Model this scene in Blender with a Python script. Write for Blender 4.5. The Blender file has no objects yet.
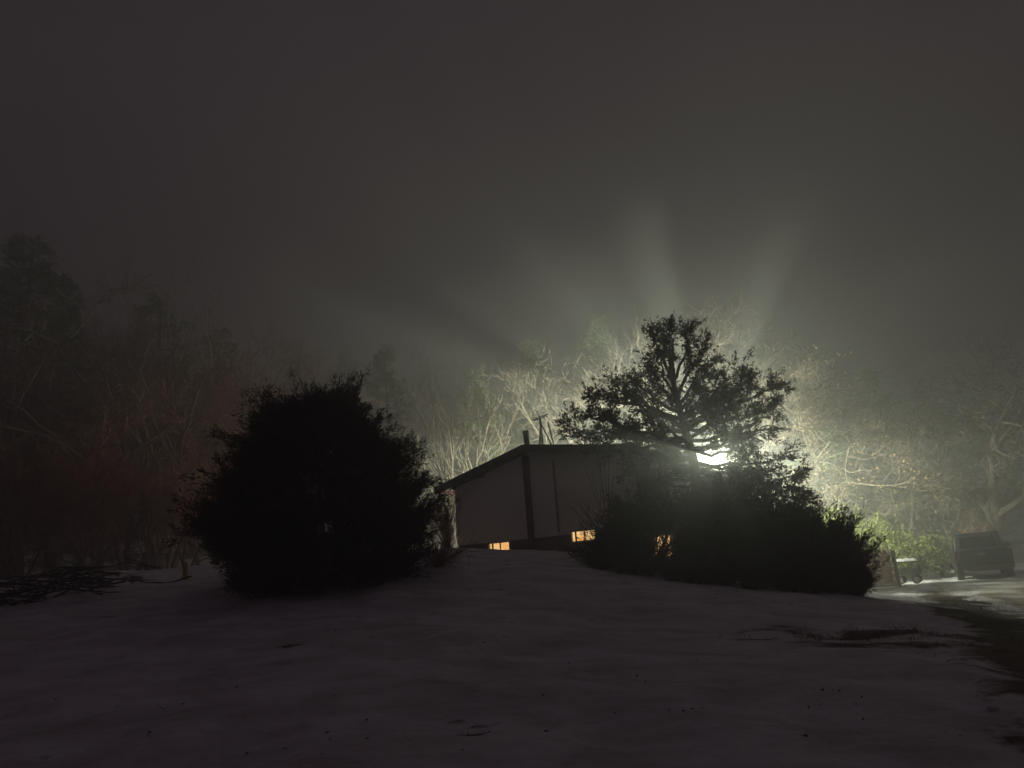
import bpy, math, random
import numpy as np
from mathutils import Vector, Matrix, noise

random.seed(7)
rng = np.random.default_rng(11)
sc = bpy.context.scene
COL = sc.collection
R = math.radians

# ------------------------------------------------------------------ camera
FPX = 774.0
PITCH, ROLL = R(13.9), R(4.3)
CAMZ = 1.6
f_ = Vector((0, math.cos(PITCH), math.sin(PITCH)))
r0 = Vector((1, 0, 0))
u0 = Vector((0, -math.sin(PITCH), math.cos(PITCH)))
cr = r0 * math.cos(ROLL) - u0 * math.sin(ROLL)
cu = u0 * math.cos(ROLL) + r0 * math.sin(ROLL)
CAM = Vector((0, 0, CAMZ))


def ray(px, py):
    return f_ * FPX + cr * (px - 512) + cu * (384 - py)


def at(px, py, Y):
    d = ray(px, py)
    return CAM + d * (Y / d.y)


camd = bpy.data.cameras.new('camera')
cam = bpy.data.objects.new('camera', camd)
COL.objects.link(cam)
m = Matrix.Identity(4)
for i in range(3):
    m[i][0], m[i][1], m[i][2], m[i][3] = cr[i], cu[i], -f_[i], CAM[i]
cam.matrix_world = m
camd.sensor_width = 36
camd.lens = FPX * 36 / 1024
camd.clip_end = 1000
camd.clip_start = 0.05
sc.camera = cam


# ------------------------------------------------------------------ terrain
def sst(a, b, x):
    t = min(1, max(0, (x - a) / (b - a)))
    return t * t * (3 - 2 * t)


def gh(x, y):
    P = 0.12 + 2.38 * (1 - sst(-3, 12.5, x))
    s = sst(-2, 23, y)
    far = 0.9 * sst(45, 120, y) - 0.5 * sst(14, 26, -x) * (1 - sst(30, 60, y))
    back = -0.3 * sst(0, 14, -y)
    return P * s + far + back


def gn(x, y):
    """terrain with the lumps of old settled snow"""
    n = noise.noise(Vector((x * 0.35, y * 0.35, 3.1))) * 0.11
    n += noise.noise(Vector((x * 1.1, y * 0.9, 7.7))) * 0.06
    n += min(0, noise.noise(Vector((x * 2.3, y * 2.0, 1.7))) + .1) * 0.09
    return gh(x, y) + n


def ground_hit(px, py):
    d = ray(px, py)
    t, st = 0.0, 0.05 / FPX
    p = CAM.copy()
    while p.y < 150:
        t += st
        p = CAM + d * t
        if p.z < gh(p.x, p.y):
            break
    return p


# ------------------------------------------------------------------ materials
def new_mat(name):
    mt = bpy.data.materials.new(name)
    mt.use_nodes = True
    nt = mt.node_tree
    return mt, nt, nt.nodes['Principled BSDF']


def simple_mat(name, c1, c2=None, rough=0.8, scale=6.0, metal=0.0, bump=0.0, bscale=30.0, spec=0.3, trans=0.0):
    mt, nt, b = new_mat(name)
    b.inputs['Roughness'].default_value = rough
    b.inputs['Metallic'].default_value = metal
    b.inputs['Specular IOR Level'].default_value = spec
    tc = nt.nodes.new('ShaderNodeTexCoord')
    if c2 is None:
        c2 = tuple(v * 0.7 for v in c1)
    n = nt.nodes.new('ShaderNodeTexNoise')
    n.inputs['Scale'].default_value = scale
    n.inputs['Detail'].default_value = 5
    nt.links.new(tc.outputs['Object'], n.inputs['Vector'])
    r = nt.nodes.new('ShaderNodeValToRGB')
    r.color_ramp.elements[0].position = 0.35
    r.color_ramp.elements[1].position = 0.65
    r.color_ramp.elements[0].color = (*c2, 1)
    r.color_ramp.elements[1].color = (*c1, 1)
    nt.links.new(n.outputs['Fac'], r.inputs['Fac'])
    nt.links.new(r.outputs['Color'], b.inputs['Base Color'])
    if bump:
        n2 = nt.nodes.new('ShaderNodeTexNoise')
        n2.inputs['Scale'].default_value = bscale
        n2.inputs['Detail'].default_value = 6
        nt.links.new(tc.outputs['Object'], n2.inputs['Vector'])
        bp = nt.nodes.new('ShaderNodeBump')
        bp.inputs['Strength'].default_value = bump
        bp.inputs['Distance'].default_value = 0.02
        nt.links.new(n2.outputs['Fac'], bp.inputs['Height'])
        nt.links.new(bp.outputs['Normal'], b.inputs['Normal'])
    return mt


M = {}
M['juniper'] = simple_mat('juniper_foliage', (0.035, 0.045, 0.022), (0.02, 0.024, 0.014), 0.9, 1.5, spec=0.1)
M['juniper_brown'] = simple_mat('browned_juniper_foliage', (0.05, 0.032, 0.022), (0.022, 0.018, 0.014), 0.9, 1.2, spec=0.1)
M['green_leaf'] = simple_mat('fresh_green_foliage', (0.17, 0.19, 0.05), (0.09, 0.11, 0.03), 0.8, 1.0, spec=0.2)
M['pine_leaf'] = simple_mat('pine_foliage', (0.11, 0.14, 0.055), (0.05, 0.07, 0.03), 0.85, 0.8, spec=0.15)
M['rust_leaf'] = simple_mat('rusty_dead_leaves', (0.24, 0.10, 0.055), (0.14, 0.065, 0.04), 0.85, 2.0, spec=0.1)
M['tan_leaf'] = simple_mat('tan_marcescent_leaves', (0.22, 0.16, 0.08), (0.12, 0.08, 0.05), 0.85, 2.0, spec=0.1)
M['bark'] = simple_mat('dark_bark', (0.09, 0.07, 0.055), (0.04, 0.03, 0.025), 0.9, 8, bump=0.6)
M['pale_bark'] = simple_mat('pale_bark', (0.24, 0.20, 0.16), (0.11, 0.09, 0.07), 0.85, 6, bump=0.4)
M['red_twig'] = simple_mat('reddish_twigs', (0.27, 0.12, 0.09), (0.16, 0.07, 0.055), 0.85, 4)  # reddish twigs, red raised to stand in for the glow on the left woods
M['grey_twig'] = simple_mat('grey_twigs', (0.14, 0.115, 0.09), (0.075, 0.06, 0.045), 0.85, 4)


def wood(name, c1, c2):
    return simple_mat(name, c1, c2, 0.8, 9, bump=0.5, bscale=25)


M['wood'] = wood('weathered_wood', (0.16, 0.11, 0.08), (0.08, 0.055, 0.04))
M['log_bark'] = wood('firewood_bark', (0.13, 0.065, 0.045), (0.06, 0.03, 0.022))
M['log_end'] = wood('firewood_cut_face', (0.42, 0.24, 0.13), (0.28, 0.14, 0.08))
M['dark_trim'] = simple_mat('dark_brown_trim_paint', (0.045, 0.035, 0.03), None, 0.6, 10)
M['roofing'] = simple_mat('dark_asphalt_shingles', (0.05, 0.045, 0.043), (0.03, 0.027, 0.026), 0.9, 20, bump=0.5, bscale=60)
M['soffit'] = simple_mat('pale_soffit_paint', (0.62, 0.55, 0.5), (0.5, 0.44, 0.4), 0.7, 5)
M['foundation'] = simple_mat('dark_concrete_foundation', (0.13, 0.11, 0.10), (0.08, 0.07, 0.065), 0.9, 5, bump=0.4)
M['frame_white'] = simple_mat('white_window_frame', (0.6, 0.56, 0.5), None, 0.5, 10)
M['galv'] = simple_mat('galvanised_metal', (0.28, 0.28, 0.27), (0.18, 0.18, 0.18), 0.45, 12, metal=0.6)
M['truck_paint'] = simple_mat('dark_truck_paint', (0.018, 0.018, 0.021), (0.013, 0.013, 0.016), 0.4, 2, spec=0.4)
M['rubber'] = simple_mat('black_rubber', (0.02, 0.02, 0.02), None, 0.85, 20)
M['chrome'] = simple_mat('dull_chrome', (0.4, 0.4, 0.4), None, 0.3, 8, metal=1.0)
M['dark_glass'] = simple_mat('dark_tinted_glass', (0.004, 0.004, 0.005), None, 0.08, 3, spec=0.6)
M['taillight'] = simple_mat('red_tail_lamp_lens', (0.05, 0.012, 0.012), None, 0.3, 4, spec=0.6)
M['snowcap'] = simple_mat('clean_snow', (0.82, 0.83, 0.85), (0.72, 0.73, 0.76), 0.7, 4, bump=0.5, bscale=12)
M['white_paint'] = simple_mat('chipped_white_paint', (0.7, 0.68, 0.63), (0.5, 0.47, 0.42), 0.6, 9)
M['yellow'] = simple_mat('faded_yellow_plastic', (0.6, 0.45, 0.12), (0.45, 0.32, 0.08), 0.6, 6)

# siding: horizontal lap boards with nails of dirt
mt, nt, b = new_mat('tan_lap_siding')
b.inputs['Roughness'].default_value = 0.75
b.inputs['Specular IOR Level'].default_value = 0.2
tc = nt.nodes.new('ShaderNodeTexCoord')
sep = nt.nodes.new('ShaderNodeSeparateXYZ')
nt.links.new(tc.outputs['Object'], sep.inputs[0])
mul = nt.nodes.new('ShaderNodeMath'); mul.operation = 'MULTIPLY'; mul.inputs[1].default_value = 1 / 0.22
nt.links.new(sep.outputs['Z'], mul.inputs[0])
fr = nt.nodes.new('ShaderNodeMath'); fr.operation = 'FRACT'
nt.links.new(mul.outputs[0], fr.inputs[0])
bp = nt.nodes.new('ShaderNodeBump'); bp.inputs['Strength'].default_value = 1.0; bp.inputs['Distance'].default_value = 0.03; bp.invert = True
nt.links.new(fr.outputs[0], bp.inputs['Height'])
nt.links.new(bp.outputs['Normal'], b.inputs['Normal'])
n1 = nt.nodes.new('ShaderNodeTexNoise'); n1.inputs['Scale'].default_value = 1.3; n1.inputs['Detail'].default_value = 6
nt.links.new(tc.outputs['Object'], n1.inputs['Vector'])
rp = nt.nodes.new('ShaderNodeValToRGB')
rp.color_ramp.elements[0].position = 0.3; rp.color_ramp.elements[0].color = (0.78, 0.74, 0.75, 1)
rp.color_ramp.elements[1].position = 0.7; rp.color_ramp.elements[1].color = (0.88, 0.84, 0.85, 1)
nt.links.new(n1.outputs['Fac'], rp.inputs['Fac'])
nt.links.new(rp.outputs['Color'], b.inputs['Base Color'])
M['siding'] = mt


def emit_mat(name, c1, c2, s, scale=3.0):
    mt = bpy.data.materials.new(name); mt.use_nodes = True
    nt = mt.node_tree; nt.nodes.clear()
    o = nt.nodes.new('ShaderNodeOutputMaterial'); e = nt.nodes.new('ShaderNodeEmission')
    tc = nt.nodes.new('ShaderNodeTexCoord'); n = nt.nodes.new('ShaderNodeTexNoise')
    n.inputs['Scale'].default_value = scale
    nt.links.new(tc.outputs['Object'], n.inputs['Vector'])
    r = nt.nodes.new('ShaderNodeValToRGB')
    r.color_ramp.elements[0].position = 0.4; r.color_ramp.elements[1].position = 0.6
    r.color_ramp.elements[0].color = (*c1, 1); r.color_ramp.elements[1].color = (*c2, 1)
    nt.links.new(n.outputs['Fac'], r.inputs['Fac']); nt.links.new(r.outputs['Color'], e.inputs['Color'])
    e.inputs['Strength'].default_value = s
    nt.links.new(e.outputs[0], o.inputs['Surface'])
    return mt


M['lit_pane'] = emit_mat('lit_basement_window_curtain', (0.95, 0.47, 0.14), (1.0, 0.66, 0.30), 1.25)
M['lamp_glow'] = emit_mat('glowing_lamp_lens', (0.93, 1.0, 0.90), (0.93, 1.0, 0.90), 60)
M['porch_glow'] = emit_mat('glowing_porch_bulb', (1.0, 0.62, 0.42), (1.0, 0.62, 0.42), 8)


# ------------------------------------------------------------------ mesh builder
class MB:
    def __init__(s):
        s.v, s.f, s.n, s.mi = [], [], 0, []

    def add(s, verts, faces, mi=0):
        s.v.append(np.asarray(verts, dtype=float).reshape(-1, 3))
        s.f.extend([tuple(int(i) + s.n for i in f) for f in faces])
        s.mi.extend([mi] * len(faces))
        s.n += len(s.v[-1])

    def box(s, c, size, rot=None, mi=0):
        hx, hy, hz = [q / 2 for q in size]
        vs = [Vector((x * hx, y * hy, z * hz)) for z in (-1, 1) for y in (-1, 1) for x in (-1, 1)]
        if rot is not None:
            vs = [rot @ v for v in vs]
        vs = [v + Vector(c) for v in vs]
        s.add([tuple(v) for v in vs], [(0, 2, 3, 1), (4, 5, 7, 6), (0, 1, 5, 4), (2, 6, 7, 3), (0, 4, 6, 2), (1, 3, 7, 5)], mi)

    def tube(s, pts, rad, sides=6, cap=True):
        pts = [Vector(p) for p in pts]
        vs, n = [], len(pts)
        a = None
        for i, p in enumerate(pts):
            d = (pts[min(i + 1, n - 1)] - pts[max(i - 1, 0)])
            if d.length < 1e-9:
                d = Vector((0, 0, 1))
            d.normalize()
            if a is None:
                a = d.orthogonal().normalized()
            else:
                a = (a - d * a.dot(d))
                a = a.normalized() if a.length > 1e-6 else d.orthogonal().normalized()
            b_ = d.cross(a)
            r = rad[i] if hasattr(rad, '__len__') else rad
            for k in range(sides):
                t = 2 * math.pi * k / sides
                vs.append(tuple(p + (a * math.cos(t) + b_ * math.sin(t)) * r))
        fs = []
        for i in range(n - 1):
            for k in range(sides):
                k2 = (k + 1) % sides
                fs.append((i * sides + k, i * sides + k2, (i + 1) * sides + k2, (i + 1) * sides + k))
        if cap:
            fs.append(tuple(range(sides - 1, -1, -1)))
            fs.append(tuple((n - 1) * sides + k for k in range(sides)))
        s.add(vs, fs)

    def blades(s, base, d, L, W):
        """many pointed leaf-sized diamonds"""
        base = np.asarray(base); d = np.asarray(d)
        N = len(base)
        if N == 0:
            return
        d = d / (np.linalg.norm(d, axis=1, keepdims=True) + 1e-9)
        rnd = rng.normal(size=(N, 3))
        side = np.cross(d, rnd); side /= (np.linalg.norm(side, axis=1, keepdims=True) + 1e-9)
        L = np.broadcast_to(L, (N,))[:, None]; W = np.broadcast_to(W, (N,))[:, None]
        mid = base + d * L * 0.45
        V = np.stack([base, mid + side * W * .5, base + d * L, mid - side * W * .5], axis=1).reshape(-1, 3)
        F = (np.arange(N)[:, None] * 4 + np.arange(4)[None, :] + s.n)
        s.v.append(V); s.f.extend(map(tuple, F.tolist())); s.mi.extend([0] * N); s.n += 4 * N

    def build(s, name, mats, parent=None, smooth=False, loc=None):
        me = bpy.data.meshes.new(name)
        V = np.concatenate(s.v) if s.v else np.zeros((0, 3))
        me.from_pydata(V.tolist(), [], s.f)
        if not isinstance(mats, (list, tuple)):
            mats = [mats]
        for mm in mats:
            me.materials.append(mm)
        if len(mats) > 1:
            me.polygons.foreach_set('material_index', s.mi)
        if smooth:
            me.polygons.foreach_set('use_smooth', [True] * len(me.polygons))
        me.update()
        o = bpy.data.objects.new(name, me)
        COL.objects.link(o)
        if parent:
            o.parent = parent
        if loc is not None:
            o.location = loc
        return o


def tag(o, label=None, cat=None, group=None, kind=None):
    if label: o['label'] = label
    if cat: o['category'] = cat
    if group: o['group'] = group
    if kind: o['kind'] = kind
    return o


def thing(name, label, cat, loc=(0, 0, 0), rz=0, group=None):
    o = bpy.data.objects.new(name, None)
    o.empty_display_size = 0.3
    COL.objects.link(o)
    o.location = loc; o.rotation_euler = (0, 0, rz)
    return tag(o, label, cat, group)


def bevel(o, w=0.02, seg=2):
    md = o.modifiers.new('bevel', 'BEVEL'); md.width = w; md.segments = seg; md.limit_method = 'ANGLE'; md.angle_limit = R(40)
    return o


def copy_tree(o, parent=None):
    c = o.copy(); COL.objects.link(c)
    if parent: c.parent = parent
    for ch in [q for q in bpy.data.objects if q.parent == o]:
        copy_tree(ch, c)
    return c


# ------------------------------------------------------------------ ground
def warp(a, b, c0, n, near):
    """graded coordinates from a to b, dense round c0"""
    t = np.linspace(-1, 1, n)
    p = 3.0
    w = np.sign(t) * (near * np.abs(t) + (1 - near) * np.abs(t) ** p)
    return np.where(w < 0, c0 + w * (c0 - a), c0 + w * (b - c0))


XS = warp(-140, 140, 3, 420, 0.12)
YS = warp(-25, 150, 12, 420, 0.14)
vs = [(x, y, gn(x, y)) for y in YS for x in XS]
nx = len(XS)
fs = [(j * nx + i, j * nx + i + 1, (j + 1) * nx + i + 1, (j + 1) * nx + i) for j in range(len(YS) - 1) for i in range(nx - 1)]
g = MB(); g.add(vs, fs)

# snow with thawed patches: the thaw follows the edge of the drive and drifts of leaves
EDGE = [ground_hit(*p) for p in ((905, 583), (925, 596), (950, 618), (985, 652), (1023, 690))]
mt, nt, b = new_mat('old_snow')
b.inputs['Roughness'].default_value = 0.75
b.inputs['Specular IOR Level'].default_value = 0.25
geo = nt.nodes.new('ShaderNodeNewGeometry')
sep = nt.nodes.new('ShaderNodeSeparateXYZ'); nt.links.new(geo.outputs['Position'], sep.inputs[0])


def math_node(nt, op, a, b_=None, c=None):
    n = nt.nodes.new('ShaderNodeMath'); n.operation = op
    for i, v in enumerate((a, b_, c)):
        if v is None: continue
        if isinstance(v, (int, float)): n.inputs[i].default_value = v
        else: nt.links.new(v, n.inputs[i])
    return n.outputs[0]


def noise_node(nt, vec, scale, detail=5, rough=0.5, dist=0.0):
    n = nt.nodes.new('ShaderNodeTexNoise')
    n.inputs['Scale'].default_value = scale; n.inputs['Detail'].default_value = detail
    n.inputs['Roughness'].default_value = rough; n.inputs['Distortion'].default_value = dist
    nt.links.new(vec, n.inputs['Vector'])
    return n.outputs['Fac']


# distance from the drive's edge line (a nearly straight line on the ground)
A, B = EDGE[1], EDGE[4]
dx, dy = B.x - A.x, B.y - A.y
ln = math.hypot(dx, dy)
nx_, ny_ = dy / ln, -dx / ln      # normal
if (nx_ * (0 - A.x) + ny_ * (10 - A.y)) > 0:
    nx_, ny_ = -nx_, -ny_         # positive on the drive's side
dl = math_node(nt, 'ADD', math_node(nt, 'MULTIPLY', sep.outputs['X'], nx_), math_node(nt, 'MULTIPLY', sep.outputs['Y'], ny_))
dl = math_node(nt, 'SUBTRACT', dl, nx_ * A.x + ny_ * A.y)
big = noise_node(nt, geo.outputs['Position'], 0.9, 7, 0.65, 0.8)
edge_d = math_node(nt, 'ABSOLUTE', math_node(nt, 'SUBTRACT', dl, 0.35))
m1 = math_node(nt, 'SUBTRACT', 1.0, math_node(nt, 'MULTIPLY', edge_d, 1.7))      # 1 on the line
m1 = math_node(nt, 'ADD', m1, math_node(nt, 'MULTIPLY', math_node(nt, 'SUBTRACT', big, 0.5), 5.0))
m1 = math_node(nt, 'MULTIPLY', m1, 2.2)
nearm = nt.nodes.new('ShaderNodeMapRange'); nearm.inputs['From Min'].default_value = 28; nearm.inputs['From Max'].default_value = 22
nt.links.new(sep.outputs['Y'], nearm.inputs['Value'])
m1 = math_node(nt, 'MULTIPLY', m1, nearm.outputs[0])
m1n = nt.nodes.new('ShaderNodeClamp'); nt.links.new(m1, m1n.inputs[0])
mp = nt.nodes.new('ShaderNodeMapping'); mp.inputs['Scale'].default_value = (0.75, 1.35, 1)
nt.links.new(geo.outputs['Position'], mp.inputs['Vector'])
pt = noise_node(nt, mp.outputs[0], 1.2, 7, 0.65, 0.4)
rp2 = nt.nodes.new('ShaderNodeMapRange'); rp2.inputs['From Min'].default_value = 0.675; rp2.inputs['From Max'].default_value = 0.73
nt.links.new(pt, rp2.inputs['Value'])
bare = math_node(nt, 'MAXIMUM', m1n.outputs[0], rp2.outputs[0])
TG = ground_hit(893, 637)
ex = math_node(nt, 'DIVIDE', math_node(nt, 'SUBTRACT', sep.outputs['X'], TG.x), 1.3)
ey = math_node(nt, 'DIVIDE', math_node(nt, 'SUBTRACT', sep.outputs['Y'], TG.y), .75)
er = math_node(nt, 'SUBTRACT', 1.0, math_node(nt, 'SQRT', math_node(nt, 'ADD', math_node(nt, 'MULTIPLY', ex, ex), math_node(nt, 'MULTIPLY', ey, ey))))
er = math_node(nt, 'MULTIPLY', math_node(nt, 'ADD', er, math_node(nt, 'MULTIPLY', math_node(nt, 'SUBTRACT', pt, 0.5), 6.0)), 2.5)
ec = nt.nodes.new('ShaderNodeClamp'); nt.links.new(er, ec.inputs[0])
el = nt.nodes.new('ShaderNodeMapRange'); el.inputs['From Min'].default_value = 2.2; el.inputs['From Max'].default_value = 1.4
nt.links.new(math_node(nt, 'SQRT', math_node(nt, 'ADD', math_node(nt, 'MULTIPLY', ex, ex), math_node(nt, 'MULTIPLY', ey, ey))), el.inputs['Value'])
bare = math_node(nt, 'MAXIMUM', bare, math_node(nt, 'MULTIPLY', ec.outputs[0], el.outputs[0]))
# woods floor: leaf litter under the trees
wood_m = nt.nodes.new('ShaderNodeMapRange'); wood_m.inputs['From Min'].default_value = 17; wood_m.inputs['From Max'].default_value = 24
nt.links.new(math_node(nt, 'ADD', math_node(nt, 'MULTIPLY', sep.outputs['X'], -1.0), math_node(nt, 'MULTIPLY', big, 6.0)), wood_m.inputs['Value'])
bare = math_node(nt, 'MAXIMUM', bare, wood_m.outputs[0])
snowc = nt.nodes.new('ShaderNodeValToRGB')
snowc.color_ramp.elements[0].position = 0.37; snowc.color_ramp.elements[0].color = (0.52, 0.47, 0.51, 1)  # dirty mottling, painted in for the shading flat light leaves off the lumps
snowc.color_ramp.elements[1].position = 0.6; snowc.color_ramp.elements[1].color = (0.80, 0.77, 0.82, 1)
nt.links.new(noise_node(nt, mp.outputs[0], 1.5, 9, 0.68, 0.4), snowc.inputs['Fac'])
soil = nt.nodes.new('ShaderNodeValToRGB')
soil.color_ramp.elements[0].position = 0.35; soil.color_ramp.elements[0].color = (0.05, 0.035, 0.025, 1)
soil.color_ramp.elements[1].position = 0.7; soil.color_ramp.elements[1].color = (0.13, 0.09, 0.06, 1)
nt.links.new(noise_node(nt, geo.outputs['Position'], 9, 6, 0.7), soil.inputs['Fac'])
mix = nt.nodes.new('ShaderNodeMix'); mix.data_type = 'RGBA'
nt.links.new(bare, mix.inputs['Factor'])
nt.links.new(snowc.outputs['Color'], mix.inputs['A']); nt.links.new(soil.outputs['Color'], mix.inputs['B'])
nt.links.new(mix.outputs['Result'], b.inputs['Base Color'])
bp = nt.nodes.new('ShaderNodeBump'); bp.inputs['Strength'].default_value = 0.7; bp.inputs['Distance'].default_value = 0.12
hh = math_node(nt, 'ADD', noise_node(nt, mp.outputs[0], 1.6, 5, 0.55), math_node(nt, 'MULTIPLY', noise_node(nt, geo.outputs['Position'], 9, 6, 0.6), 0.3))
hh = math_node(nt, 'SUBTRACT', hh, math_node(nt, 'MULTIPLY', bare, 0.5))
nt.links.new(hh, bp.inputs['Height']); nt.links.new(bp.outputs['Normal'], b.inputs['Normal'])
M['snow'] = mt
go = g.build('snowy_ground', M['snow'], smooth=True)
tag(go, kind='structure')

# driveway: a strip of slushy gravel running from the lower right to the truck
mt, nt, b = new_mat('slushy_gravel_drive')
geo = nt.nodes.new('ShaderNodeNewGeometry')
b.inputs['Roughness'].default_value = 0.6
mp = nt.nodes.new('ShaderNodeMapping'); mp.inputs['Rotation'].default_value = (0, 0, R(28)); mp.inputs['Scale'].default_value = (1.2, 0.25, 1)
nt.links.new(geo.outputs['Position'], mp.inputs['Vector'])
rp = nt.nodes.new('ShaderNodeValToRGB')
rp.color_ramp.elements[0].position = 0.42; rp.color_ramp.elements[0].color = (0.26, 0.21, 0.17, 1)
rp.color_ramp.elements[1].position = 0.58; rp.color_ramp.elements[1].color = (0.62, 0.60, 0.60, 1)
e = rp.color_ramp.elements.new(0.5); e.color = (0.45, 0.39, 0.35, 1)
nt.links.new(noise_node(nt, mp.outputs[0], 1.1, 7, 0.62, 0.5), rp.inputs['Fac'])
sep = nt.nodes.new('ShaderNodeSeparateXYZ'); nt.links.new(geo.outputs['Position'], sep.inputs[0])
pk = nt.nodes.new('ShaderNodeMapRange'); pk.inputs['From Min'].default_value = 27; pk.inputs['From Max'].default_value = 31
nt.links.new(math_node(nt, 'ADD', sep.outputs['Y'], math_node(nt, 'MULTIPLY', noise_node(nt, mp.outputs[0], 1.5, 5), 4.0)), pk.inputs['Value'])
mx = nt.nodes.new('ShaderNodeMix'); mx.data_type = 'RGBA'
nt.links.new(math_node(nt, 'MULTIPLY', pk.outputs[0], 0.85), mx.inputs['Factor'])
nt.links.new(rp.outputs['Color'], mx.inputs['A']); mx.inputs['B'].default_value = (.78, .78, .8, 1)
nt.links.new(mx.outputs['Result'], b.inputs['Base Color'])
bp = nt.nodes.new('ShaderNodeBump'); bp.inputs['Strength'].default_value = 0.6; bp.inputs['Distance'].default_value = 0.05
nt.links.new(noise_node(nt, geo.outputs['Position'], 7, 7, 0.7), bp.inputs['Height']); nt.links.new(bp.outputs['Normal'], b.inputs['Normal'])
M['drive'] = mt
d0 = Vector((dx, dy, 0)).normalized()
if d0.y < 0: d0 = -d0
side = Vector((nx_, ny_, 0))
rows = []
g = MB(); vv = []; ff = []
NL, NW = 160, 26
for j in range(NL):
    t = -18 + j * 0.45
    for i in range(NW):
        wv = 1.2 + i * 0.24 + (0.25 * noise.noise(Vector((t * .4, i // (NW - 1) * 9.0, 0))) if i in (0, NW - 1) else 0)
        bend = 0.006 * max(0, t - 6) ** 2
        p = A + d0 * t + side * (wv + bend)
        vv.append((p.x, p.y, gn(p.x, p.y) + 0.03 - 0.05 * (i in (0, NW - 1))))
for j in range(NL - 1):
    for i in range(NW - 1):
        ff.append((j * NW + i, j * NW + i + 1, (j + 1) * NW + i + 1, (j + 1) * NW + i))
g.add(vv, ff)
tag(g.build('driveway', M['drive'], smooth=True), kind='structure')

# ------------------------------------------------------------------ house
KW, Y0 = 0.6, 24.3
nrm = math.hypot(1, KW)
E = Vector((1, -KW, 0)) / nrm          # along the gable wall, to the right
N_IN = Vector((KW, 1, 0)) / nrm        # into the house
ORG = Vector((0, Y0, 0))


def wall_pt(px, py, off=0.0):
    """point of the gable wall plane (moved off towards the camera) seen at a pixel -> (s, z)"""
    d = ray(px, py)
    t = ((ORG - N_IN * off) - CAM).dot(N_IN) / d.dot(N_IN)
    p = CAM + d * t
    return (p - ORG).dot(E), p.z


HB = thing('house', 'low gabled house with tan siding and three lit basement windows', 'house', ORG, math.atan2(E.y, E.x))
# in the house's own frame: x along the wall, y into the house, z up
sL, _ = wall_pt(456, 520)
sR, _ = wall_pt(676, 500)
OV = 0.35
re_ = [wall_pt(435, 488, OV), wall_pt(523, 445, OV), wall_pt(634, 445, OV), wall_pt(686, 464, OV)]
print('roof profile', re_, 'sL', sL, 'sR', sR)
DEP = 4.6


def roof_z(s):
    for (a, za), (b_, zb) in zip(re_[:-1], re_[1:]):
        if s <= b_ or (b_, zb) == re_[-1]:
            return za + (zb - za) * (s - a) / (b_ - a)


TH = 0.2
zf = wall_pt(525, 539)[1]              # top of the foundation
zg = 0.4                               # well below the snow
pro = [(sL, roof_z(sL) - TH - .004)] + [(a, z - TH - .004) for a, z in re_[1:3]] + [(sR, roof_z(sR) - TH - .004)]
w = MB()
low = [(sL, zf), (sR, zf)]
poly = [low[0]] + pro + [low[1]]
n = len(poly)
vs = [(a, 0, z) for a, z in poly] + [(a, DEP, z) for a, z in poly]
fs = [tuple(range(n - 1, -1, -1)), tuple(range(n, 2 * n))] + [(i, (i + 1) % n, n + (i + 1) % n, n + i) for i in range(n)]
w.add(vs, fs); w.build('wall', M['siding'], HB)
w = MB(); w.box(((sL + sR) / 2, DEP / 2, (zg + zf) / 2 - .002), (sR - sL - .06, DEP - .06, zf - zg)); w.build('foundation', M['foundation'], HB)
# roof slab
w = MB()
vs = []
for y in (-OV, DEP + OV):
    for a, z in re_: vs.append((a, y, z))
    for a, z in re_: vs.append((a, y, z - TH))
n = 4
fs = []
for i in range(n - 1):
    fs += [(i, i + 1, 8 + i + 1, 8 + i), (4 + i, 12 + i, 12 + i + 1, 4 + i + 1), (i, 4 + i, 4 + i + 1, i + 1), (8 + i, 8 + i + 1, 12 + i + 1, 12 + i)]
fs += [(0, 8, 12, 4), (3, 7, 15, 11)]
w.add(vs, fs, 0)
roof = w.build('roof', M['roofing'], HB)
# soffit under the left eave
w = MB()
(a0, z0) = re_[0]; z1 = roof_z(sL - .02)
w.add([(a0 + .03, -OV + .03, z0 - TH - .006), (sL - .02, -OV + .03, z1 - TH - .006), (sL - .02, DEP + OV - .03, z1 - TH - .006), (a0 + .03, DEP + OV - .03, z0 - TH - .006),
       (a0 + .03, -OV + .03, z0 - TH - .026), (sL - .02, -OV + .03, z1 - TH - .026), (sL - .02, DEP + OV - .03, z1 - TH - .026), (a0 + .03, DEP + OV - .03, z0 - TH - .026)],
      [(0, 1, 2, 3), (7, 6, 5, 4), (0, 4, 5, 1), (1, 5, 6, 2), (2, 6, 7, 3), (3, 7, 4, 0)])
w.build('soffit', M['soffit'], HB)
# fascia boards along the rake
w = MB()
for (a, za), (b_, zb) in zip(re_[:-1], re_[1:]):
    w.add([(a, -OV - .03, za + .02), (b_, -OV - .03, zb + .02), (b_, -OV - .03, zb - TH - .04), (a, -OV - .03, za - TH - .04),
           (a, -OV - .002, za + .02), (b_, -OV - .002, zb + .02), (b_, -OV - .002, zb - TH - .04), (a, -OV - .002, za - TH - .04)],
          [(0, 3, 2, 1), (4, 5, 6, 7), (0, 1, 5, 4), (3, 7, 6, 2), (0, 4, 7, 3), (1, 2, 6, 5)])
w.build('fascia', M['dark_trim'], HB)
# dark board under the ridge, conduit to its right
s1, z1 = wall_pt(525.5, 455)
w = MB(); zt = roof_z(s1) - TH - .05; w.box((s1, -.04, (zt + 1.6) / 2), (.2, .08, zt - 1.6)); w.build('vertical_trim', M['dark_trim'], HB)
s2, _ = wall_pt(555, 480)
w = MB(); w.tube([(s2, -.04, roof_z(s2) - TH - .25), (s2, -.04, zf + .1)], .025, 8); w.build('conduit', M['dark_trim'], HB)
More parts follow.
